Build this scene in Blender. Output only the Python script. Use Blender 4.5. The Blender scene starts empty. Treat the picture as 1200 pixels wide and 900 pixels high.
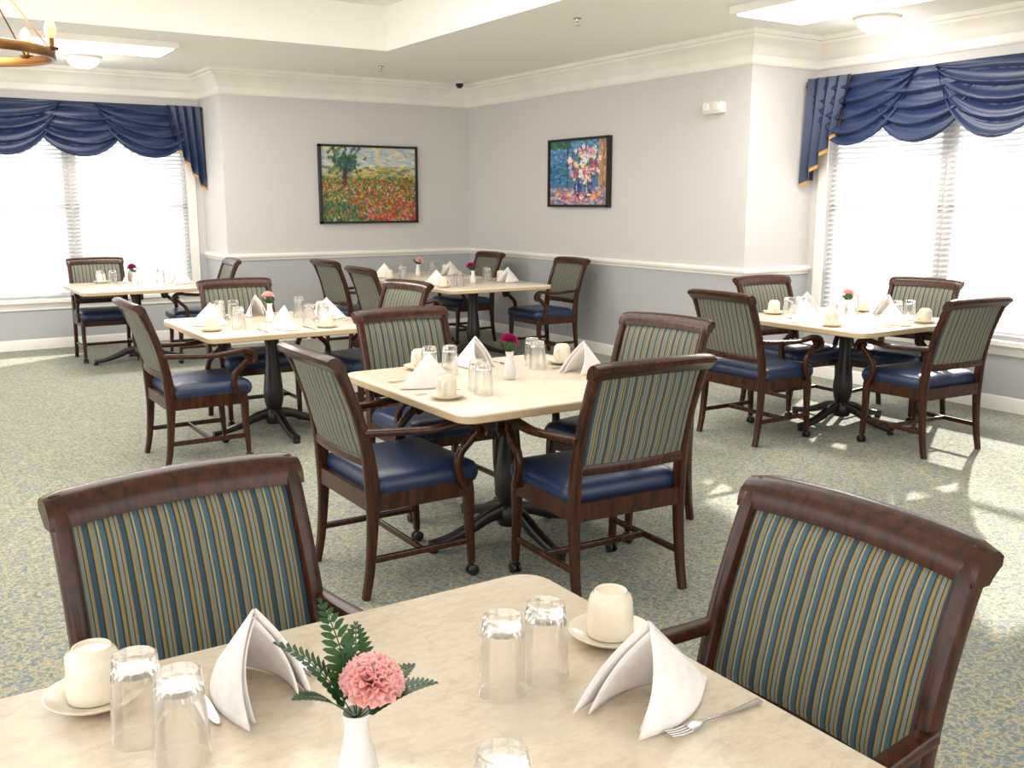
import bpy, math, random
import numpy as np
from mathutils import Vector, Matrix, Euler
random.seed(7); rng=np.random.default_rng(5)
S=bpy.context.scene
COL=S.collection
try:
    S.view_settings.view_transform='Standard'; S.view_settings.look='None'
    S.view_settings.exposure=0.55
except Exception as e: print(e)

# ---------------------------------------------------------------- materials
def lin(h):
    h=h.lstrip('#'); o=[]
    for i in (0,2,4):
        c=int(h[i:i+2],16)/255; o.append(c/12.92 if c<=.04045 else ((c+.055)/1.055)**2.4)
    return (*o,1)
class M:
    def __init__(s,name):
        s.m=bpy.data.materials.new(name); s.m.use_nodes=True
        s.nt=s.m.node_tree; s.b=s.nt.nodes['Principled BSDF']; s.out=s.nt.nodes['Material Output']
    def n(s,t,**k):
        x=s.nt.nodes.new(t)
        for a,v in k.items(): setattr(x,a,v)
        return x
    def l(s,a,b): s.nt.links.new(a,b)
    def set(s,**k):
        for a,v in k.items():
            s.b.inputs[a.replace('_',' ')].default_value=v
        return s
    def noise(s,vec,scale,detail=3,rough=.5):
        x=s.n('ShaderNodeTexNoise'); x.inputs['Scale'].default_value=scale
        x.inputs['Detail'].default_value=detail; x.inputs['Roughness'].default_value=rough
        if vec is not None: s.l(vec,x.inputs['Vector'])
        return x
    def ramp(s,fac,stops,interp='LINEAR'):
        r=s.n('ShaderNodeValToRGB'); r.color_ramp.interpolation=interp
        e=r.color_ramp.elements
        while len(e)<len(stops): e.new(.5)
        for i,(p,c) in enumerate(stops): e[i].position=p; e[i].color=c
        s.l(fac,r.inputs['Fac']); return r
    def bump(s,h,strength=.2,dist=.01):
        b=s.n('ShaderNodeBump'); b.inputs['Strength'].default_value=strength; b.inputs['Distance'].default_value=dist
        s.l(h,b.inputs['Height']); s.l(b.outputs['Normal'],s.b.inputs['Normal'])
    def coord(s,kind='Object',scale=None):
        t=s.n('ShaderNodeTexCoord'); o=t.outputs[kind]
        if scale:
            mp=s.n('ShaderNodeMapping'); mp.inputs['Scale'].default_value=scale; s.l(o,mp.inputs['Vector']); o=mp.outputs['Vector']
        return o
def simple(name,col,rough=.5,metal=0,noise=0,**k):
    m=M(name); c=lin(col) if isinstance(col,str) else col
    m.set(Base_Color=c,Roughness=rough,Metallic=metal,**k)
    if noise:
        nz=m.noise(m.coord(),noise,4)
        d=tuple(x*.86 for x in c[:3])+(1,); r=m.ramp(nz.outputs['Fac'],[(.3,d),(.7,c)])
        m.l(r.outputs['Color'],m.b.inputs['Base Color'])
    return m.m

MAT={}
# wall: two tone split at the chair rail
m=M('wall_paint'); g=m.n('ShaderNodeNewGeometry'); sp=m.n('ShaderNodeSeparateXYZ'); m.l(g.outputs['Position'],sp.inputs[0])
cmp_=m.n('ShaderNodeMath',operation='GREATER_THAN'); cmp_.inputs[1].default_value=.955; m.l(sp.outputs['Z'],cmp_.inputs[0])
mx=m.n('ShaderNodeMix',data_type='RGBA'); m.l(cmp_.outputs[0],mx.inputs['Factor'])
mx.inputs[6].default_value=lin('#afafb0'); mx.inputs[7].default_value=lin('#c9c5c1')
m.l(mx.outputs[2],m.b.inputs['Base Color']); nz=m.noise(g.outputs['Position'],180,2); m.bump(nz.outputs['Fac'],.08,.003)
m.set(Roughness=.7); MAT['wall']=m.m
MAT['trim']=simple('trim_white','#f1ece3',.4,noise=2)
m=M('ceiling_paint'); nz=m.noise(m.coord(),60,3); r=m.ramp(nz.outputs['Fac'],[(.3,lin('#f2efe8')),(.7,lin('#f7f4ed'))]); m.l(r.outputs['Color'],m.b.inputs['Base Color']); m.set(Roughness=.85); MAT['ceil']=m.m
# carpet
m=M('carpet'); co=m.coord()
n1=m.noise(co,34,2,.6); n2=m.noise(co,22,3,.6); n4=m.noise(co,260,2)
r1=m.ramp(n1.outputs['Fac'],[(.43,lin('#7e8d91')),(.5,lin('#cdbd94')),(.57,lin('#728387'))])
r2=m.ramp(n2.outputs['Fac'],[(.42,lin('#ada184')),(.52,lin('#86959a')),(.62,lin('#b6b09c'))])
mx=m.n('ShaderNodeMix',data_type='RGBA'); mx.inputs['Factor'].default_value=.25; m.l(r1.outputs['Color'],mx.inputs[6]); m.l(r2.outputs['Color'],mx.inputs[7])
mx2=m.n('ShaderNodeMix',data_type='RGBA',blend_type='MULTIPLY'); mx2.inputs['Factor'].default_value=.4
r4=m.ramp(n4.outputs['Fac'],[(.3,(.45,.45,.45,1)),(.7,(1,1,1,1))]); m.l(mx.outputs[2],mx2.inputs[6]); m.l(r4.outputs['Color'],mx2.inputs[7])
m.l(mx2.outputs[2],m.b.inputs['Base Color']); m.bump(n4.outputs['Fac'],.5,.006); m.set(Roughness=.95); m.b.inputs['Specular IOR Level'].default_value=.15
MAT['carpet']=m.m
# chair wood
m=M('walnut_wood'); co=m.coord('Object',(30,30,4)); nz=m.noise(co,1.5,5,.6)
r=m.ramp(nz.outputs['Fac'],[(.3,lin('#200e07')),(.7,lin('#482411'))]); m.l(r.outputs['Color'],m.b.inputs['Base Color'])
m.set(Roughness=.25); m.b.inputs['Specular IOR Level'].default_value=.36; MAT['wood']=m.m
# striped fabric
m=M('striped_fabric'); co=m.coord(); sp=m.n('ShaderNodeSeparateXYZ'); m.l(co,sp.inputs[0])
mu=m.n('ShaderNodeMath',operation='MULTIPLY'); mu.inputs[1].default_value=1/.072; m.l(sp.outputs['X'],mu.inputs[0])
ad=m.n('ShaderNodeMath',operation='ADD'); ad.inputs[1].default_value=20.2; m.l(mu.outputs[0],ad.inputs[0])
fr=m.n('ShaderNodeMath',operation='FRACT'); m.l(ad.outputs[0],fr.inputs[0])
st=[(0,'#324c5c'),(.14,'#95825a'),(.22,'#30332a'),(.25,'#84887f'),(.35,'#4a4f3e'),(.41,'#94804c'),(.50,'#253745'),(.55,'#47636f'),(.69,'#a6966c'),(.75,'#313d42'),(.79,'#747d74'),(.89,'#967f4a'),(.96,'#222e36')]
r=m.ramp(fr.outputs[0],[(p,lin(c)) for p,c in st],'CONSTANT')
nz=m.noise(m.coord('Object',(900,900,300)),1,2); mm=m.n('ShaderNodeMix',data_type='RGBA',blend_type='MULTIPLY'); mm.inputs['Factor'].default_value=.35
m.l(r.outputs['Color'],mm.inputs[6]); m.l(nz.outputs['Fac'],mm.inputs[7]); m.l(mm.outputs[2],m.b.inputs['Base Color'])
m.set(Roughness=.7); m.b.inputs['Specular IOR Level'].default_value=.35; MAT['stripe']=m.m
MAT['seat']=simple('navy_vinyl','#172848',.36,noise=6)
m=M('table_laminate'); co=m.coord('Object',(6,12,3)); nz=m.noise(co,3.4,8,.74); n5=m.noise(m.coord(),3,5,.6)
nd=m.n('ShaderNodeMath',operation='ADD'); nd.inputs[1].default_value=0; m.l(nz.outputs['Fac'],nd.inputs[0])
r=m.ramp(nd.outputs[0],[(.34,lin('#d8c7af')),(.46,lin('#e0d1bb')),(.56,lin('#e6d9c5')),(.7,lin('#dfcfb8'))])
rv=m.ramp(n5.outputs['Fac'],[(.485,(1,1,1,1)),(.5,(.93,.915,.89,1)),(.515,(1,1,1,1))]); mv=m.n('ShaderNodeMix',data_type='RGBA',blend_type='MULTIPLY'); mv.inputs['Factor'].default_value=1
m.l(r.outputs['Color'],mv.inputs[6]); m.l(rv.outputs['Color'],mv.inputs[7]); m.l(mv.outputs[2],m.b.inputs['Base Color']); m.set(Roughness=.24); MAT['lam']=m.m
MAT['lamedge']=simple('table_edge','#c4aa84',.4,noise=8)
MAT['iron']=simple('dark_pedestal','#1a1210',.35,noise=10)
MAT['black']=simple('black_rubber','#101010',.4)
m=M('valance_fabric'); nz=m.noise(m.coord(),90,3); r=m.ramp(nz.outputs['Fac'],[(.3,lin('#182440')),(.7,lin('#243458'))]); m.l(r.outputs['Color'],m.b.inputs['Base Color'])
m.set(Roughness=.42); MAT['navy']=m.m
MAT['gold']=simple('gold_lining','#b58c46',.6,noise=20)
MAT['cup']=simple('cream_china','#ece1cc',.15,noise=3)
MAT['nap']=simple('napkin_cloth','#f1ebe7',.85,noise=30)
MAT['white']=simple('white_ceramic','#e6e3de',.15,noise=3)
MAT['steel']=simple('cutlery_steel','#b9b7b4',.18,metal=1)
MAT['plastic']=simple('white_plastic','#ddd9ce',.4)
MAT['brass']=simple('bronze_metal','#7a5634',.3,metal=1)
MAT['green']=simple('fern_green','#1f4a1e',.5,noise=40)
m=M('pink_petal'); nz=m.noise(m.coord(),60,3); r=m.ramp(nz.outputs['Fac'],[(.3,lin('#fcc8c4')),(.7,lin('#ffdad6'))])
df=m.n('ShaderNodeBsdfDiffuse'); tl=m.n('ShaderNodeBsdfTranslucent'); ms=m.n('ShaderNodeMixShader'); ms.inputs[0].default_value=.35
m.l(r.outputs['Color'],df.inputs[0]); m.l(r.outputs['Color'],tl.inputs[0]); m.l(df.outputs[0],ms.inputs[1]); m.l(tl.outputs[0],ms.inputs[2]); m.l(ms.outputs[0],m.out.inputs['Surface']); MAT['pink']=m.m
MAT['magenta']=simple('magenta_petal','#b01868',.6,noise=60)
MAT['frame']=simple('picture_frame','#1d130d',.35,noise=8)
m=M('clear_glass'); m.set(Base_Color=(1,1,1,1),Roughness=0.0,IOR=1.45); m.b.inputs['Transmission Weight'].default_value=1
tr=m.n('ShaderNodeBsdfTransparent'); ms=m.n('ShaderNodeMixShader'); ms.inputs[0].default_value=.72
m.l(tr.outputs[0],ms.inputs[1]); m.l(m.b.outputs[0],ms.inputs[2]); m.l(ms.outputs[0],m.out.inputs['Surface']); MAT['glass']=m.m
m=M('blind_slat'); df=m.n('ShaderNodeBsdfDiffuse'); df.inputs[0].default_value=(.72,.72,.73,1); tl=m.n('ShaderNodeBsdfTranslucent'); tl.inputs[0].default_value=(.55,.56,.58,1)
ms=m.n('ShaderNodeMixShader'); ms.inputs[0].default_value=.45; m.l(df.outputs[0],ms.inputs[1]); m.l(tl.outputs[0],ms.inputs[2])
m.l(ms.outputs[0],m.out.inputs['Surface']); MAT['slat']=m.m
def emis(name,col,st):
    m=M(name); m.set(Base_Color=lin(col)); m.b.inputs['Emission Color'].default_value=lin(col); m.b.inputs['Emission Strength'].default_value=st; return m.m
MAT['lamp']=emis('lamp_diffuser','#fffaf0',1.3); MAT['bulb']=emis('warm_bulb','#ffb868',1.6)
m=M('painting_canvas'); at=m.n('ShaderNodeAttribute'); at.attribute_name='Col'; m.l(at.outputs['Color'],m.b.inputs['Base Color']); m.set(Roughness=.5); MAT['canvas']=m.m

# ---------------------------------------------------------------- mesh builder
def catmull(P,n=6):
    P=[np.array(p,float) for p in P]; Q=[2*P[0]-P[1]]+P+[2*P[-1]-P[-2]]; out=[]
    for i in range(1,len(Q)-2):
        a,b,c,d=Q[i-1:i+3]
        for k in range(n):
            t=k/n; out.append(.5*((2*b)+(-a+c)*t+(2*a-5*b+4*c-d)*t*t+(-a+3*b-3*c+d)*t**3))
    out.append(P[-1]); return out
class B:
    def __init__(s): s.v=[]; s.f=[]; s.mi=[]
    def add(s,v,f,mi=0):
        o=len(s.v); s.v+= [tuple(map(float,p)) for p in v]; s.f+=[tuple(i+o for i in q) for q in f]; s.mi+=[mi]*len(f)
    def box(s,c,d,mi=0,rz=0,R=None):
        hx,hy,hz=[a/2 for a in d]; vs=[Vector((x,y,z)) for x in(-hx,hx) for y in(-hy,hy) for z in(-hz,hz)]
        M_=R if R is not None else Matrix.Rotation(rz,3,'Z')
        vs=[M_@p+Vector(c) for p in vs]
        s.add(vs,[(0,1,3,2),(4,6,7,5),(0,4,5,1),(2,3,7,6),(0,2,6,4),(1,5,7,3)],mi)
    def b2(s,lo,hi,mi=0): s.box([(a+b)/2 for a,b in zip(lo,hi)],[b-a for a,b in zip(lo,hi)],mi)
    def sweep(s,P,wn,wb,Bn,mi=0,n=12,e=.55,close=False):
        P=[Vector(p) for p in P]; N=len(P); Bn=Vector(Bn).normalized()
        wn=[wn]*N if np.isscalar(wn) else wn; wb=[wb]*N if np.isscalar(wb) else wb
        vs=[];fs=[]
        for i,p in enumerate(P):
            if close: T=P[(i+1)%N]-P[i-1]
            else: T=P[min(i+1,N-1)]-P[max(i-1,0)]
            T.normalize(); Nn=T.cross(Bn).normalized(); Bb=Nn.cross(T).normalized()
            for k in range(n):
                a=2*math.pi*(k+.5)/n; c,d=math.cos(a),math.sin(a)
                x=math.copysign(abs(c)**e,c); y=math.copysign(abs(d)**e,d)
                vs.append(p+Nn*(x*wn[i]/2)+Bb*(y*wb[i]/2))
        for i in range(N if close else N-1):
            for k in range(n):
                j=(i+1)%N; fs.append((i*n+k,i*n+(k+1)%n,j*n+(k+1)%n,j*n+k))
        if not close: fs.append(tuple(range(n))[::-1]); fs.append(tuple(range((N-1)*n,N*n)))
        s.add(vs,fs,mi)
    def lathe(s,prof,c=(0,0,0),n=24,mi=0,axis=None,cap=True):
        vs=[];fs=[];c=Vector(c)
        for r,z in prof:
            for k in range(n):
                a=2*math.pi*k/n; p=Vector((r*math.cos(a),r*math.sin(a),z))
                if axis=='x': p=Vector((p.z,p.x,p.y))
                if axis=='y': p=Vector((p.x,p.z,p.y))
                vs.append(p+c)
        for i in range(len(prof)-1):
            for k in range(n): fs.append((i*n+k,i*n+(k+1)%n,(i+1)*n+(k+1)%n,(i+1)*n+k))
        if cap: fs.append(tuple(range(n))[::-1]); fs.append(tuple(range((len(prof)-1)*n,len(prof)*n)))
        s.add(vs,fs,mi)
    def rings(s,rings,mi=0,cap=True):
        n=len(rings[0]); vs=[p for r in rings for p in r]; fs=[]
        for i in range(len(rings)-1):
            for k in range(n): fs.append((i*n+k,i*n+(k+1)%n,(i+1)*n+(k+1)%n,(i+1)*n+k))
        if cap: fs.append(tuple(range(n))[::-1]); fs.append(tuple(range((len(rings)-1)*n,len(rings)*n)))
        s.add(vs,fs,mi)
    def grid(s,fn,nu,nv,mi=0):
        vs=[fn(i/nu,j/nv) for i in range(nu+1) for j in range(nv+1)]
        fs=[(i*(nv+1)+j,(i+1)*(nv+1)+j,(i+1)*(nv+1)+j+1,i*(nv+1)+j+1) for i in range(nu) for j in range(nv)]
        s.add(vs,fs,mi)
    def mesh(s,name,mats,ang=40,fix=True):
        me=bpy.data.meshes.new(name); me.from_pydata(s.v,[],s.f)
        for mt in mats: me.materials.append(MAT[mt])
        me.polygons.foreach_set('material_index',s.mi); me.polygons.foreach_set('use_smooth',[True]*len(s.f)); me.update()
        if fix:
            import bmesh; bm=bmesh.new(); bm.from_mesh(me); bmesh.ops.recalc_face_normals(bm,faces=bm.faces); bm.to_mesh(me); bm.free()
        try: me.set_sharp_from_angle(angle=math.radians(ang))
        except Exception as e: print(e)
        return me
def put(name,me,loc=(0,0,0),rz=0,parent=None):
    o=bpy.data.objects.new(name,me); o.location=loc; o.rotation_euler=(0,0,rz); COL.objects.link(o)
    if parent: o.parent=parent
    return o
def rrect(x0,x1,y0,y1,r,z,n=6):
    pts=[]
    for cx,cy,a0 in((x1-r,y1-r,0),(x0+r,y1-r,90),(x0+r,y0+r,180),(x1-r,y0+r,270)):
        for k in range(n+1):
            a=math.radians(a0+90*k/n); pts.append((cx+r*math.cos(a),cy+r*math.sin(a),z))
    return pts

# ---------------------------------------------------------------- room shell
H=2.92; HT=3.31; XR=6.2; YB=10.6; XW=7.0; YW=11.4; YJ=5.97; XJ=3.18; X0=-3.2; Y0=-3.2
def boxobj(name,lo,hi,mat): 
    b=B(); b.b2(lo,hi); return put(name,b.mesh(name,[mat]))
boxobj('floor',(X0,Y0,-.1),(XW+.15,YW+.15,0),'carpet')
boxobj('wall_back',(XJ,YB,0),(XR,YW+.15,H),'wall')
boxobj('wall_right',(XR,YJ,0),(XW+.15,YW+.15,H),'wall')
WZ0,WZ1=.54,2.45
LW=(0.6,3.0); RW=(3.6,5.8)
b=B(); b.b2((X0,YW,0),(LW[0],YW+.15,H)); b.b2((LW[1],YW,0),(XJ,YW+.15,H)); b.b2((LW[0],YW,0),(LW[1],YW+.15,WZ0)); b.b2((LW[0],YW,WZ1),(LW[1],YW+.15,H)); put('wall_back_window',b.mesh('w',['wall']))
b=B(); b.b2((XW,Y0,0),(XW+.15,RW[0],H)); b.b2((XW,RW[1],0),(XW+.15,YJ,H)); b.b2((XW,RW[0],0),(XW+.15,RW[1],WZ0)); b.b2((XW,RW[0],WZ1),(XW+.15,RW[1],H)); put('wall_right_window',b.mesh('w',['wall']))
# ceiling with tray
TX,TY=4.16,8.6
boxobj('ceiling',(X0,TY,H),(XW+.15,YW+.15,HT+.1),'ceil')
boxobj('ceiling',(TX,Y0,H),(XW+.15,TY,HT+.1),'ceil')
boxobj('ceiling',(X0,Y0,HT),(TX,TY,HT+.1),'ceil')
path=[(X0,YW),(XJ,YW),(XJ,YB),(XR,YB),(XR,YJ),(XW,YJ),(XW,Y0)]
def molding(name,path,prof,mat='trim'):
    P=[Vector(p) for p in path]; rings=[]
    for i,p in enumerate(P):
        ns=[]
        if i>0: d=(P[i]-P[i-1]).normalized(); ns.append(Vector((d.y,-d.x)))
        if i<len(P)-1: d=(P[i+1]-P[i]).normalized(); ns.append(Vector((d.y,-d.x)))
        if len(ns)==2: m_=(ns[0]+ns[1]); m_=m_/ (m_.dot(ns[0]))
        else: m_=ns[0]
        rings.append([(p.x+m_.x*d,p.y+m_.y*d,z) for d,z in prof])
    b=B(); b.rings(rings); return put(name,b.mesh(name,[mat],25))
crown=[(0,2.66),(.012,2.66),(.02,2.675),(.014,2.69),(.014,2.735),(.028,2.75),(.04,2.785),(.075,2.835),(.105,2.86),(.11,2.88),(.13,2.885),(.13,2.92),(0,2.92)]
molding('trim_crown',path,crown)
rail=[(0,.915),(.012,.915),(.016,.935),(.03,.945),(.034,.965),(.026,.98),(.012,.985),(0,.985)]
molding('trim_chair_rail',[(XJ,YW-.001),(XJ,YB),(XR,YB),(XR,YJ),(XW,YJ)],rail)
molding('baseboard_room',path,[(0,0),(.016,0),(.016,.09),(.01,.105),(0,.11)])
# windows: mp(a,out,z)
def window(name,mp,a0,a1):
    am=(a0+a1)/2
    b=B()
    def bx(aa,ab,o0,o1,z0,z1,mi=0):
        p=mp(aa,o0,z0); q=mp(ab,o1,z1); b.b2([min(x,y) for x,y in zip(p,q)],[max(x,y) for x,y in zip(p,q)],mi)
    c=.09
    bx(a0-c,a0,0,.02,WZ0-.02,WZ1+c); bx(a1,a1+c,0,.02,WZ0-.02,WZ1+c); bx(a0-c,a1+c,0,.022,WZ1,WZ1+c)
    bx(a0-c-.02,a1+c+.02,-.02,.06,WZ0-.045,WZ0-.01); bx(a0-c,a1+c,0,.016,WZ0-.12,WZ0-.045)
    bx(am-.03,am+.03,-.12,-.066,WZ0,WZ1)
    for s0,s1 in((a0,am-.03),(am+.03,a1)):
        zm=(WZ0+WZ1)/2
        bx(s0,s0+.04,-.12,-.07,WZ0,WZ1); bx(s1-.04,s1,-.12,-.07,WZ0,WZ1)
        for z in(WZ0,zm-.02,WZ1-.05): bx(s0,s1,-.12,-.07,z,z+.04)
    fr=put(name,b.mesh(name,['trim'],30))
    b=B()
    for s0,s1 in((a0+.01,am-.004),(am+.004,a1-.01)):
        z=WZ1-.03; w=.024
        bx(s0,s1,-.06,-.015,WZ1-.04,WZ1)
        while z>WZ0+.03:
            t=math.radians(38); o=-.038
            p=[mp(s0,o-w*math.cos(t),z+w*math.sin(t)),mp(s1,o-w*math.cos(t),z+w*math.sin(t)),mp(s1,o+w*math.cos(t),z-w*math.sin(t)),mp(s0,o+w*math.cos(t),z-w*math.sin(t))]
            b.add(p,[(0,1,2,3)]); z-=.042
        bx(s0,s1,-.055,-.02,WZ0,WZ0+.02)
    o=put('blinds',b.mesh(name+'_blinds',['slat'],30),parent=fr)
mpL=lambda a,o,z:(a,YW-o,z); mpR=lambda a,o,z:(XW-o,a,z)
window('window_1',mpL,*LW); window('window_2',mpR,*RW)
# valances
def valance(mp,cs,w,D,tail_a,tail_dir,a_lo,a_hi,tw):
    top=2.57; b=B()
    p=mp(a_lo,0.025,top-.12);q=mp(a_hi,.09,top); b.b2([min(x,y) for x,y in zip(p,q)],[max(x,y) for x,y in zip(p,q)])
    for i,c in enumerate(cs):
        ex=.016*(i%2)
        def fn(u,v,c=c,ex=ex,i=i):
            U=2*u-1; cat=max(0,1-U*U)
            z=top+.004-v*(D*cat**.62+.035)
            f=v*4.6+.35*math.sin(U*1.6+i)
            saw=(f%1); saw=saw**.7 if saw<.75 else (1-saw)/.25*.82
            o=.10+ex+.05*v*cat+.055*saw*(.35+.65*cat**.5)*(min(1,v*6))+.006*math.sin(v*40+U*3)
            return mp(c+U*w/2*(1-.10*v),o,z)
        b.grid(fn,40,90)
    for mi,ext,off in ((1,.03,-.008),(0,0,0)):
        def fn(u,v):
            ph=u*3.999; tri=abs((ph%1)*2-1)
            Ls=.88-.52*(.75*(math.floor(ph)+min(1,(ph%1)))/4+.25*u)+ext+.03*(1-tri)
            o=.15+.06*tri*(.5+.5*v)+off
            return mp(tail_a+tail_dir*tw*(u*(1-.12*v))-tail_dir*.02*v,o,top+.006-v*Ls)
        b.grid(fn,48,10,mi)
    b.grid(lambda u,v: mp(tail_a-tail_dir*.02*v,.026+.13*u,top-v*.84),4,6,0)
    return put('window_valance',b.mesh('window_valance',['navy','gold'],60,fix=False))
valance(mpL,[.45,1.18,1.91,2.62],1.16,.53,3.14,-1,.1,3.14,.36)
valance(mpR,[3.5,4.2,4.85,5.45],1.12,.54,5.92,-1,3.2,5.92,.44)

# ---------------------------------------------------------------- chair
def backy(z): # centreline of back post
    zs=[.3,.45,.6,.75,.88,.95]; ys=[-.222,-.222,-.24,-.278,-.322,-.352]; return float(np.interp(z,zs,ys))
def make_chair():
    b=B()
    post=[(-.262,0,.030),(-.24,.12,.036),(-.224,.3,.046),(-.222,.45,.06),(-.238,.6,.05),(-.275,.75,.044),(-.322,.88,.046),(-.35,.94,.05),(-.375,.966,.045)]
    c=catmull(post,5)
    for sx in(-1,1):
        b.sweep([(sx*(.254-.006*min(1,p[1])),p[0],p[1]) for p in c],[p[2] for p in c],.036,(1,0,0))
        leg=catmull([(.225,.055,.026),(.222,.12,.030),(.214,.25,.040),(.212,.36,.048),(.205,.42,.046)],4)
        b.sweep([(sx*.25,p[0],p[1]) for p in leg],[p[2] for p in leg],[.03+.01*min(1,p[1]/.35) for p in leg],(1,0,0))
        for dx in(-.013,.013): b.lathe([(.018,-.008),(.024,-.005),(.024,.005),(.018,.008)],(sx*.25+dx,.228,.024),12,3,axis='x')
        b.lathe([(.008,0),(.008,.04)],(sx*.25,.225,.022),8,3)
        sup=catmull([(.18,.40,.040),(.150,.47,.036),(.158,.54,.034),(.205,.59,.034),(.24,.625,.034),(.225,.655,.032)],5)
        b.sweep([(sx*.277,p[0],p[1]) for p in sup],[p[2] for p in sup],.03,(1,0,0))
        arm=catmull([(-.255,.675,.03),(-.13,.668,.028),(.02,.662,.028),(.14,.672,.03),(.21,.680,.032),(.255,.665,.034),(.275,.63,.032),(.262,.605,.030),(.243,.612,.022)],5)
        b.sweep([(sx*(.258+.03*min(1,max(0,(p[0]+.25)/.3))),p[0],p[1]) for p in arm],[p[2] for p in arm],[.036+.014*min(1,max(0,(p[0]+.2)/.35)) for p in arm],(1,0,0))
        b.sweep([(sx*.25,-.235,.155),(sx*.25,.22,.155)],.028,.018,(1,0,0))
        b.b2((sx*.25-.016,-.225,.355),(sx*.25+.016,.215,.425))
    b.b2((-.25,.19,.355),(.25,.225,.425)); b.b2((-.25,-.24,.355),(.25,-.205,.425))
    b.sweep([(-.25,.0,.155),(.25,.0,.155)],.028,.018,(0,1,0))
    R=[]
    for ins,z in((.012,.405),(0,.415),(-.008,.438),(-.006,.465),(.006,.486),(.03,.498),(.07,.504),(.13,.507)):
        R.append(rrect(-.262+ins,.262-ins,-.205+ins,.262-ins,max(.045-ins*.4,.01) if ins<.1 else .02,z,5))
    b.rings(R,1)
    cv=lambda x:-.022*(1-(x/.26)**2)
    def panel(side,mi):
        def fn(u,v):
            x=-.233+.466*u; z=.575+.355*v; e=min(u,1-u)**.5; ev=min(v,1-v)**.5
            bul=.012*min(1,e*2.2)*min(1,ev*2.2)
            return (x,backy(z)+cv(x)+side*(.008+bul),z)
        b.grid(fn,20,14,mi)
    panel(1,2); panel(-1,2)
    xs=np.linspace(-.25,.25,11)
    b.sweep([(x,backy(.56)+cv(x),.56) for x in xs],.032,.045,(0,0,1))
    sec=[(.022,-.010),(.020,.010),(.012,.030),(-.004,.046),(-.024,.054),(-.046,.052),(-.062,.040),(-.060,.022),(-.046,.012),(-.034,.002),(-.024,-.010)]
    xs=np.linspace(-.272,.272,17); rings=[]
    for x in xs:
        k=1-(x/.272)**2; e=.9 if abs(x)>.268 else 1
        rings.append([(x,backy(.928)+cv(x)+y*e,.930+z*e+.008*k) for y,z in sec])
    b.rings(rings)
    return b.mesh('dining_chair',['wood','seat','stripe','black'],38)
CH=make_chair()
def chair(x,y,deg): # deg: heading measured from +Y counter-clockwise
    return put('dining_chair',CH,(x,y,0),math.radians(deg))
PX,NX,PY,NY=-90,90,0,180
for c in [(1.75,3.63,PX),(2.38,3.06,PY-3),(2.33,4.36,NY),(2.95,3.62,NX+12),(.535,1.71,NY+7),(1.145,1.14,NX-1),
          (1.56,5.98,PX),(2.2,6.85,NY),(2.84,6.3,NX+8),(3.9,7.95,PX),(4.05,9.15,PX+4),(5.6,8.12,NX),(5.5,9.55,NX),
          (1.85,10.35,NY),(2.62,9.85,NX-4),(4.87,4.53,PX),(5.7,4.95,NY-3),(6.2,4.42,NX+8),(5.53,3.75,PY-4)]:
    chair(*c)

# ---------------------------------------------------------------- tables
def make_table():
    b=B(); h=.575
    R=[rrect(-h+i,h-i,-h+i,h-i,.07-i,z,6) for i,z in((.006,.712),(0,.716),(0,.742))]
    b.rings(R,1); R=[rrect(-h+i,h-i,-h+i,h-i,.07-i,z,6) for i,z in((0,.742),(.002,.748),(.006,.75))]; b.rings(R,0)
    b.lathe([(.16,.70),(.16,.712)],n=24,mi=2); b.box((0,0,.705),(.5,.06,.014),2); b.box((0,0,.705),(.06,.5,.014),2)
    b.lathe([(.10,.70),(.07,.68),(.05,.64),(.042,.60),(.045,.5),(.055,.40),(.065,.30),(.068,.24),(.055,.18),(.048,.16),(.06,.14),(.065,.09),(.055,.06)],n=24,mi=2)
    for k in range(4):
        a=math.pi/2*k; ca,sa=math.cos(a),math.sin(a)
        p=catmull([(.03,.13,.07),(.12,.115,.06),(.22,.075,.05),(.33,.045,.04),(.42,.035,.036)],4)
        b.sweep([(ca*q[0],sa*q[0],q[1]) for q in p],[q[2] for q in p],[.05]*len(p),(-sa,ca,0),2)
        b.lathe([(.022,0),(.024,.02),(.012,.03)],(ca*.41,sa*.41,0),10,3)
    return b.mesh('dining_table',['lam','lamedge','iron','black'],35)
TB=make_table()
T=[(.575,1.125),(2.375,3.705),(2.175,6.375),(4.925,8.355),(4.925,9.53),(2.07,9.95),(5.625,4.425)]
for x,y in T: put('dining_table',TB,(x,y,0))

# ---------------------------------------------------------------- tableware
def m_cup():
    b=B(); b.lathe([(.02,0),(.045,.002),(.06,.008),(.076,.018),(.078,.021),(.074,.021),(.058,.012),(.03,.009),(.0005,.009)],n=32)
    b.lathe([(.0425,.012),(.0435,.014),(.0435,.03),(.0425,.055),(.0405,.078),(.037,.088),(.031,.0915),(.030,.097),(.0275,.098),(.025,.093),(.0005,.092)],n=32)
    h=catmull([(.040,0,.03),(.058,0,.028),(.069,0,.045),(.065,0,.066),(.038,0,.076)],5)
    b.sweep(h,.008,.011,(0,1,0),0,8,.8)
    return b.mesh('coffee_cup',['cup'],50)
def m_glass():
    b=B(); n=24
    prof=[(.0005,.116),(.026,.115),(.0325,.108),(.0335,.09),(.036,.06),(.039,.001),(.0395,0),(.041,.0005),(.0385,.06),(.036,.09),(.0355,.098),(.037,.104),(.0345,.125),(.033,.134),(.029,.136),(.0005,.134)]
    b.lathe(prof,n=n)
    for i,(r,z) in enumerate(prof):
        if z>.1 and r>.03 and i>8:
            for k in range(0,n,2):
                x,y,zz=b.v[i*n+k]; b.v[i*n+k]=(x*.93,y*.93,zz)
    return b.mesh('drinking_glass',['glass'],20)
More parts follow.
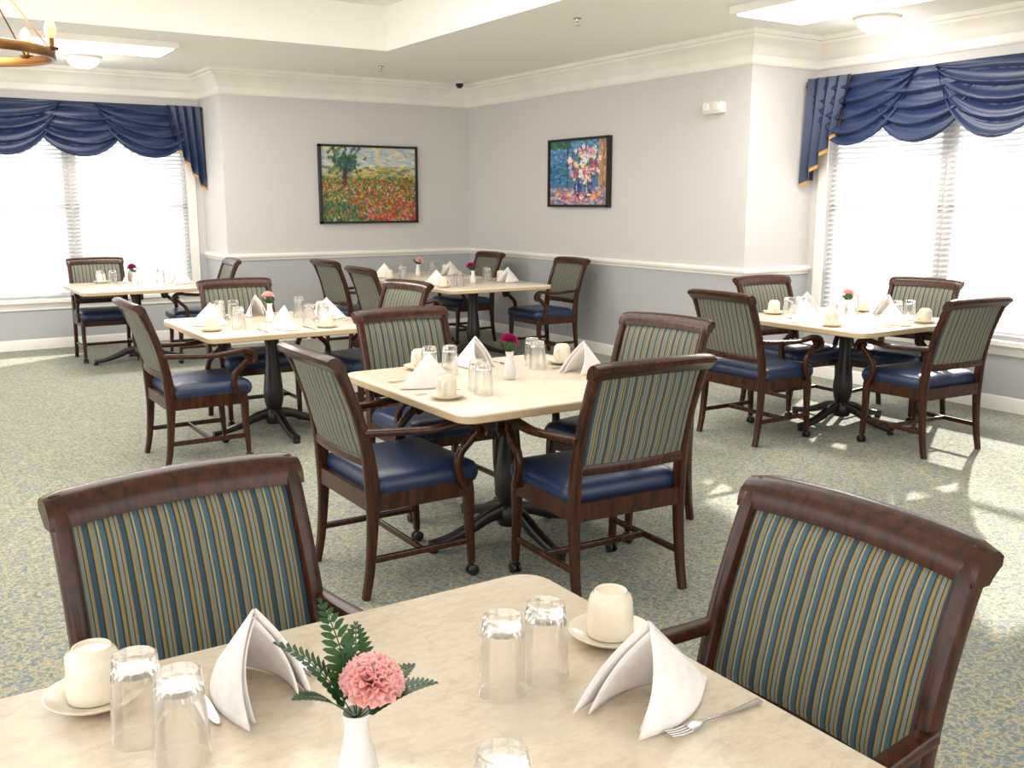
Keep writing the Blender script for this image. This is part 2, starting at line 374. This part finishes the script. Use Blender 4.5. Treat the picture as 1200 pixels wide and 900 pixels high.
def m_napkin():
    b=B(); A=np.array((0,0,.150)); E=np.array((.150,.012,.004))
    for sy,F in((1,np.array((-.105,.056,.002))),(-1,np.array((-.078,-.060,.002)))):
        for lay in(0,1):
            Fl=F+np.array((.018*lay,-sy*.010*lay,0)); Al=A-np.array((-.006*lay,0,.012*lay))
            def fn(u,v):
                top=Al*(1-u)+E*u; bot=Fl*(1-u)+E*u
                p=top*(1-v)+bot*v; bow=.016*math.sin(math.pi*v)*(1-u)
                bulge=.034*math.sin(math.pi*u)*v**1.3
                p=p+np.array((.25*bow,sy*(bow+bulge+.0015-.006*lay),0)); p[2]=max(p[2],.0015); return p
            b.grid(fn,14,12)
    me=b.mesh('napkin',['nap'],60,fix=False); return me
def m_fork():
    b=B(); p=catmull([(0,0,.004,.014),(.03,0,.003,.012),(.08,0,.003,.006),(.12,0,.006,.007),(.14,0,.005,.022),(.155,0,.003,.024)],4)
    b.sweep([q[:3] for q in p],.0025,[q[3] for q in p],(0,1,0),0,8)
    for k in range(4): 
        y=-.009+.006*k; b.sweep([(.153,y,.003),(.175,y,.003),(.198,y,.007)],.002,.003,(0,1,0),0,6)
    return b.mesh('fork',['steel'],50)
def m_knife():
    b=B(); p=catmull([(0,0,.004,.014),(.05,0,.004,.013),(.10,0,.004,.009),(.115,0,.004,.016),(.19,0,.003,.017),(.215,0,.003,.006)],4)
    b.sweep([q[:3] for q in p],.003,[q[3] for q in p],(0,1,0),0,8); return b.mesh('knife',['steel'],50)
CUP,GLS,NAP,FRK,KNF=m_cup(),m_glass(),m_napkin(),m_fork(),m_knife()
def solid(o,t):
    md=o.modifiers.new('cloth','SOLIDIFY'); md.thickness=t; md.offset=0
def napkin(x,y,rz):
    o=put('napkin',NAP,(x,y,.751),rz); solid(o,.003)
Z=.75
def vase(x,y,col,fern,seed,rz=0):
    r=random.Random(seed); b=B()
    b.lathe([(.024,0),(.028,.004),(.030,.03),(.026,.06),(.018,.09),(.0165,.11),(.020,.128),(.018,.128),(.014,.11),(.0005,.10)],n=24)
    hx,hy,hz=.018,-.012,.166
    b.sweep(catmull([(0,0,.09),(.004,-.004,.13),(hx,hy,hz)],4),.004,.004,(0,1,0),1,6,1)
    b.lathe([(.003,hz-.03),(.009,hz-.022),(.011,hz-.005),(.013,hz+.004)],(hx,hy,0),10,1)
    for lay in range(7):
        n=11-lay; tilt=math.radians(0+lay*13); L=.044-.0015*lay
        for k in range(n):
            a=2*math.pi*(k+r.random()*.6)/n+lay*.4; ph=r.random()*6; tl=tilt+r.uniform(-.12,.12)
            def fn(u,v):
                U=2*u-1; rr=L*v; wid=.022*v**.7*(1-.15*abs(U))
                ruf=.0042*math.sin(U*9+ph)*v*v; tip=rr*(1-.12*U*U)+.0022*math.sin(U*17+ph)*v**3
                x=tip*math.cos(tl)-ruf*math.sin(tl); z=tip*math.sin(tl)+ruf*math.cos(tl)+(.004*v*v); y=U*wid
                ca,sa=math.cos(a),math.sin(a); 
                px,py,pz=ca*x-sa*y,sa*x+ca*y,z*.9
                py,pz=py*.94+pz*-.34,pz*.94+py*.34
                return (hx+px,hy+py,hz+pz+lay*.001)
            b.grid(fn,9,5,2)
    if fern:
        for (az,el,L) in fern:
            az=math.radians(az); d=Vector((math.cos(az),math.sin(az),0)); sd=Vector((-d.y,d.x,0)); N=15; base=Vector((0,0,.115))
            pts=[]
            for i in range(N+1):
                t=i/N; e=math.radians(el-50*t*t*.8); 
                if i==0: p=base.copy()
                else: p=pts[-1]+(d*math.cos(e)+Vector((0,0,1))*math.sin(e))*L/N
                pts.append(p)
            b.sweep(pts,.0018,.0018,sd,1,5,1)
            for i in range(3,N+1):
                t=i/N; l=.034*math.sin(math.pi*min(1,.22+.78*t))**.8*(1.05-.35*t)+.004; w=.0066*(1.1-.4*t)
                T_=(pts[i]-pts[i-1]).normalized()
                for sgn in(-1,1):
                    q=(sd*sgn*.9+T_*.45).normalized(); up=T_.cross(sd)
                    p=pts[i]; bb=T_
                    vs=[p,p+q*l*.3+bb*w,p+q*l*.75+bb*w*.7,p+q*l+up*.002,p+q*l*.75-bb*w*.7,p+q*l*.3-bb*w]
                    b.add(vs,[(0,1,2,3,4,5)],1)
    me=b.mesh('flower_vase',['white','green',col],50,fix=False)
    return put('flower_vase',me,(x,y,Z+.0005),rz)
# foreground table, measured
put('coffee_cup',CUP,(.226,1.600,Z),2.0); put('coffee_cup',CUP,(1.074,1.330,Z),.9)
for p in((.799,1.268),(.887,1.272),(.262,1.448),(.303,1.358),(.585,.93),(.50,.86)): put('drinking_glass',GLS,(*p,Z+.0003),random.random()*3)
napkin(.962,1.095,math.radians(4)); napkin(.456,1.478,math.radians(94))
put('fork',FRK,(1.131,1.012,Z+.001),math.pi); put('fork',FRK,(.555,1.675,Z+.001),-math.pi/2); put('knife',KNF,(.372,1.63,Z+.001),-math.pi/2)
vase(.478,1.127,'pink',[(150,62,.155),(100,75,.17),(195,50,.12),(330,40,.12),(10,40,.11),(65,58,.14)],3)
# other tables
def settings(t,dirs,col,seed):
    r=random.Random(seed); cx,cy=t
    for d in dirs:
        a=math.radians(d)
        def w(x,y): return (cx+math.cos(a)*x-math.sin(a)*y+r.uniform(-.01,.01),cy+math.sin(a)*x+math.cos(a)*y+r.uniform(-.01,.01))
        p=w(.39,-.04); napkin(p[0],p[1],a+r.uniform(-.15,.15))
        put('coffee_cup',CUP,(*w(.46,.23),Z),r.random()*6)
        put('drinking_glass',GLS,(*w(.27,.16),Z+.0003),0); put('drinking_glass',GLS,(*w(.30,.26),Z+.0003),1)
        p=w(.52,-.20); put('fork',FRK,(*p,Z+.001),a+math.pi); p=w(.54,.11); put('knife',KNF,(*p,Z+.001),a+math.pi)
    vase(cx,cy,col,[(140,60,.09),(30,50,.08)] ,seed,r.random()*6)
settings(T[1],(0,90,180),'magenta',11)
settings(T[2],(0,90,180,270),'pink',12)
settings(T[3],(0,180),'magenta',13)
settings(T[4],(0,180),'pink',14)
settings(T[5],(0,90),'magenta',15)
settings(T[6],(0,90,180,270),'pink',16)

# ---------------------------------------------------------------- pictures
def dab(img,x,y,rx,ry,ang,col,al=.9):
    h,w,_=img.shape; R=int(max(rx,ry))+2
    x0,x1=max(0,int(x)-R),min(w,int(x)+R+1); y0,y1=max(0,int(y)-R),min(h,int(y)+R+1)
    if x0>=x1 or y0>=y1: return
    yy,xx=np.mgrid[y0:y1,x0:x1]; c,s=math.cos(ang),math.sin(ang)
    dx=(xx-x)*c+(yy-y)*s; dy=-(xx-x)*s+(yy-y)*c
    mk=((dx/rx)**2+(dy/ry)**2<1)[...,None]*al
    img[y0:y1,x0:x1]=img[y0:y1,x0:x1]*(1-mk)+np.array(col)*mk
def hx(c): return np.array(lin(c)[:3])
u=rng.uniform
def pick(l): return hx(l[rng.integers(len(l))])*u(.85,1.15)
def paint_field(w=190,h=140):
    im=np.zeros((h,w,3)); 
    for y in range(h): im[y]=hx('#5f7a34') if y/h>.38 else hx('#b9cdd8')
    for _ in range(500): dab(im,u(0,w),u(0,h*.3),u(4,9),u(1.5,3),u(-.4,.4),pick(['#b4c6d2','#ddd4ae','#d8c98e','#a9bccb','#e6d9b0','#9fb4c0']))
    for _ in range(260): dab(im,u(0,w),u(h*.26,h*.42),u(4,9),u(1,2.4),u(-.2,.2),pick(['#c9a64f','#c7a94e','#7f944f','#6f8a6a','#d2b05e','#5a7f5a']))
    for _ in range(1300): 
        y=u(h*.4,h); k=(y/h); dab(im,u(0,w),y,1+3*k,1+2*k,u(0,3),pick(['#4f7a34','#7f8d35','#3e6a34','#2e5a3c','#a09c44','#b8a850','#28503a']))
    for _ in range(300):
        a=u(0,6.3); r=abs(rng.normal(0,.5)); dab(im,w*.24+math.cos(a)*r*w*.18,h*.2+math.sin(a)*r*h*.22,u(2,4),u(2,3.5),u(0,3),pick(['#2f5a3a','#456f3a','#1f4a52','#5f8a4a','#2f5070','#28484a']))
    for _ in range(60): dab(im,w*.24+u(-3,3),h*u(.3,.5),1.5,5,u(-.2,.2),hx('#3d2c3a'))
    for _ in range(620):
        y=h*(.42+.56*u(0,1)**1.0); k=(y/h); x=u(0,w)
        if x<w*.35 and y>h*.62 and u(0,1)<.75: continue
        dab(im,x,y,.9+2.4*k**2,.9+1.7*k**2,u(0,3),pick(['#d3202a','#e8412f','#c8172c','#d9534a','#e7767f','#b01c1c','#d33a24']))
    for _ in range(200): dab(im,u(0,w),h*u(.5,1),1.5,1.3,0,pick(['#e8dccf','#dcb94e','#e3a6b4','#7c6f9e','#4a6f9a']))
    for _ in range(250): dab(im,u(0,w*.4),h*u(.75,1),1.2,3.5,u(-.4,.4),pick(['#1f4a34','#3a6a3a','#2a5a5a','#6f8f3f']))
    return im*.85
def paint_vase(w=160,h=112):
    im=np.zeros((h,w,3))+hx('#4b77a0')
    # sky and sea seen past the window on the left, curtain on the right
    for _ in range(500): dab(im,u(0,w),u(0,h*.45),u(3,7),u(1.5,3),u(-.3,.3),pick(['#4f86b8','#6fa4c8','#3a6a9c','#7fb0c8','#4a7fb5']))
    for _ in range(260): dab(im,u(0,w*.5),u(h*.36,h*.66),u(3,6),u(1,2.2),0,pick(['#1f5f8f','#2f7fa8','#2a4f86','#5fa0b8']))
    for _ in range(60): dab(im,u(0,w*.34),u(h*.02,h*.1),u(4,7),u(2,3),.2,pick(['#3a6a4a','#4a7f5a','#2a5a4a']))
    for _ in range(140): dab(im,u(w*.86,w),u(0,h*.72),u(2,3),u(5,9),u(-.1,.1),pick(['#b58a54','#8f5f4a','#c89c64','#d8b08a','#a8705a']))
    for _ in range(40): dab(im,w*.32+u(-1.2,1.2),u(0,h*.7),1.4,6,0,pick(['#2f4f5a','#3a4a4a','#2f3f4a']))
    # sill / table
    for _ in range(380): dab(im,u(0,w),u(h*.74,h),u(3,7),u(1.5,2.6),u(-.2,.2),pick(['#6a6fa0','#8f86b0','#c9a0a0','#d8b07a','#4f6faa','#a8b8d0','#b07a7a']))
    # vases
    for cx_,rw,cs in((.50,.05,['#26407f','#1f2f6a','#3f60a0']),(.68,.06,['#2a3a6a','#4a2f5a','#5f80b0'])):
        for _ in range(110): dab(im,w*(cx_+u(-rw,rw)),h*u(.6,.86),u(2,3.4),u(2,4),0,pick(cs))
        for _ in range(8): dab(im,w*(cx_-rw*.5),h*u(.64,.8),1.2,2.2,0,hx('#c8dcf0'))
    # bouquet: foliage, then scattered multi-coloured blossoms
    for _ in range(240):
        a=u(0,6.3); r=u(0,1)**.6; dab(im,w*.60+math.cos(a)*r*w*.26,h*.38+math.sin(a)*r*h*.30,u(2.5,4),u(1.2,2.4),u(0,3),pick(['#2f5a34','#5a7f3f','#6f4a8f','#3a6f5a']))
    pal=[['#fbf4ec','#ffffff','#ecdcdc'],['#f3a4b8','#f6c0cc','#e288a6'],['#f4dc88','#f8e8b0'],['#c0a0dc','#e0c8ec'],['#e05a5a','#d0405a'],['#fbf4ec','#f8ecd8']]
    for j in range(85):
        a=u(0,6.3); r=u(0,1)**.55; cx_=w*.60+math.cos(a)*r*w*.27; cy_=h*.36+math.sin(a)*r*h*.30; cset=pal[rng.integers(6)]
        for _ in range(9):
            dab(im,cx_+rng.normal(0,2.2),cy_+rng.normal(0,2.0),u(1.4,2.6),u(1.,1.8),u(0,3),pick(cset))
    for _ in range(90): dab(im,w*u(.08,.92),h*u(.8,.94),u(2,3.4),u(1.5,2.4),0,pick(['#e0702f','#f0c05a','#d23038','#fbf0e0','#e88fb0']))
    return im*.85
def picture(im,mp,a0,a1,z0,z1):
    b=B(); fw=.026
    def bx(p,q,mi): b.b2([min(x,y) for x,y in zip(p,q)],[max(x,y) for x,y in zip(p,q)],mi)
    bx(mp(a0,.002,z0),mp(a1,.055,z0+fw),0); bx(mp(a0,.002,z1-fw),mp(a1,.055,z1),0); bx(mp(a0,.002,z0),mp(a0+fw,.055,z1),0); bx(mp(a1-fw,.002,z0),mp(a1,.055,z1),0)
    fr=put('framed_painting',b.mesh('framed_painting',['frame']))
    h,w,_=im.shape; c=B()
    c.grid(lambda u,v: mp(a0+fw+(a1-a0-2*fw)*u,.036,z1-fw-(z1-z0-2*fw)*v),w-1,h-1,0)
    me=c.mesh('canvas',['canvas'],60,fix=False); at=me.color_attributes.new('Col','FLOAT_COLOR','POINT')
    col=np.ones((w,h,4)); col[...,:3]=np.transpose(im,(1,0,2)); at.data.foreach_set('color',col.reshape(-1))
    put('canvas',me,parent=fr)
picture(paint_field(),lambda a,o,z:(a,YB-o,z),4.24,5.47,1.30,2.18)
picture(paint_vase(),lambda a,o,z:(XR-o,-a,z),-8.83,-7.79,1.49,2.19)

# ---------------------------------------------------------------- fixtures
def fluor(name,lo,hi):
    b=B(); b.b2((lo[0],lo[1],2.865),(hi[0],hi[1],H-.001),0)
    b.rings([rrect(lo[0]+.03+i,hi[0]-.03-i,lo[1]+.03+i,hi[1]-.03-i,.02,z,3) for i,z in((0,2.864),(.005,2.855),(.02,2.85))],1)
    put(name,b.mesh(name,['trim','lamp'],30))
fluor('ceiling_light_panel',(1.15,9.1),(2.4,9.7)); fluor('ceiling_light_panel',(5.3,4.1),(6.05,5.35))
for x,y in((1.85,10.5),(6.55,5.05)):
    b=B(); h_=H-.001; b.lathe([(.17,h_),(.17,H-.02),(.155,H-.025)],(x,y,0),32,0); b.lathe([(.15,H-.02),(.14,H-.055),(.11,H-.085),(.06,H-.105),(.001,H-.11)],(x,y,0),32,1)
    put('dome_light',b.mesh('dome_light',['trim','lamp'],50))
for x,y in((4.65,6.3),(4.55,9.55)):
    b=B(); b.lathe([(.035,H-.001),(.033,H-.006),(.012,H-.01),(.010,H-.03),(.006,H-.035),(.006,H-.05),(.022,H-.053),(.022,H-.056)],(x,y,0),16,0)
    put('fire_sprinkler',b.mesh('fire_sprinkler',['steel'],40))
b=B(); b.lathe([(.055,H-.001),(.055,H-.02),(.05,H-.025)],(5.88,10.25,0),20,0); b.lathe([(.045,H-.02),(.043,H-.05),(.025,H-.075),(.001,H-.08)],(5.88,10.25,0),20,1)
put('security_camera',b.mesh('security_camera',['plastic','black'],40))
b=B(); b.rings([[(6.199-o,6.37+y,2.34+z) for y,z,_ in rrect(-.12+i,.12-i,-.05+i,.05-i,.02,0,4)] for o,i in((.0,0),(.05,0),(.06,.012))])
for dy in(-.06,.06): b.lathe([(.03,-.075),(.035,-.065),(.035,-.05)],(6.2,6.37+dy,2.345),16,0,axis='x')
put('emergency_light',b.mesh('emergency_light',['plastic'],40))
# tray air vent
b=B(); b.b2((2.9,6.9,HT-.02),(3.5,7.2,HT-.001))
for k in range(7): b.b2((2.93,6.93+k*.036,HT-.03),(3.47,6.94+k*.036,HT-.02))
put('ceiling_air_vent',b.mesh('ceiling_air_vent',['plastic']))
# chandelier
cx,cy,cz,R_=.47,5.63,2.27,.38
b=B(); b.sweep([(cx+R_*math.cos(a),cy+R_*math.sin(a),cz) for a in np.linspace(0,2*math.pi,49)[:-1]],.025,.05,(0,0,1),0,10,.5,close=True)
for k in range(6):
    a=2*math.pi*k/6-.35; x,y=cx+R_*math.cos(a),cy+R_*math.sin(a)
    b.lathe([(.03,cz+.02),(.034,cz+.03),(.014,cz+.035),(.014,cz+.075)],(x,y,0),14,0)
    b.lathe([(.012,cz+.075),(.026,cz+.10),(.029,cz+.12),(.018,cz+.155),(.004,cz+.17)],(x,y,0),14,1)
    b.sweep([(x,y,cz+.01),(cx,cy,cz+.55)],.008,.008,(math.sin(a),-math.cos(a),0),0,6,1)
b.lathe([(.03,cz+.52),(.035,cz+.56),(.012,cz+.6),(.006,cz+.62),(.006,HT-.04),(.06,HT-.03),(.06,HT-.001)],(cx,cy,0),16,0)
put('chandelier',b.mesh('chandelier',['brass','bulb'],50))

# ---------------------------------------------------------------- light
w=bpy.data.worlds.new('World'); S.world=w; w.use_nodes=True
bg=w.node_tree.nodes['Background']; bg.inputs[0].default_value=(1,.985,.965,1); bg.inputs[1].default_value=1.85
def light(name,kind,loc,d,energy,col=(1,1,1),size=None,angle=None,rad=None):
    L=bpy.data.lights.new(name,kind); L.energy=energy; L.color=col
    if size: L.shape='RECTANGLE'; L.size,L.size_y=size
    if angle: L.angle=angle
    if rad: L.shadow_soft_size=rad
    o=bpy.data.objects.new(name,L); o.location=loc; o.rotation_euler=Vector(d).to_track_quat('-Z','Y').to_euler(); COL.objects.link(o); return o
light('sun','SUN',(12,9,8),(-2.2,-1.25,-1.35),9,(1,.95,.87),angle=.02)
light('ceiling_light_glow','AREA',(5.67,4.72,2.83),(0,0,-1),40,(1,.97,.92),(.6,1.1))
light('ceiling_light_glow','AREA',(1.77,9.4,2.83),(0,0,-1),45,(1,.97,.92),(1.1,.5))
light('tray_fill','AREA',(2.0,5.2,3.28),(0,0,-1),90,(1,.97,.92),(3,4))  # added soft fill below the tray ceiling, no visible fixture behind it
light('chandelier_glow','POINT',(.47,5.63,2.5),(0,0,-1),45,(1,.85,.66),rad=.3)
light('dome_light_glow','POINT',(6.55,5.05,2.70),(0,0,-1),3.5,(1,.96,.9),rad=.12)
light('dome_light_glow','POINT',(1.85,10.5,2.70),(0,0,-1),3.5,(1,.96,.9),rad=.12)

cam=bpy.data.cameras.new('Camera'); co=bpy.data.objects.new('Camera',cam); COL.objects.link(co)
co.location=(0,0,1.55); co.rotation_euler=(math.radians(90-10.59),0,math.radians(-32.8))
cam.sensor_width=36; cam.lens=34.35; cam.clip_start=.05; S.camera=co
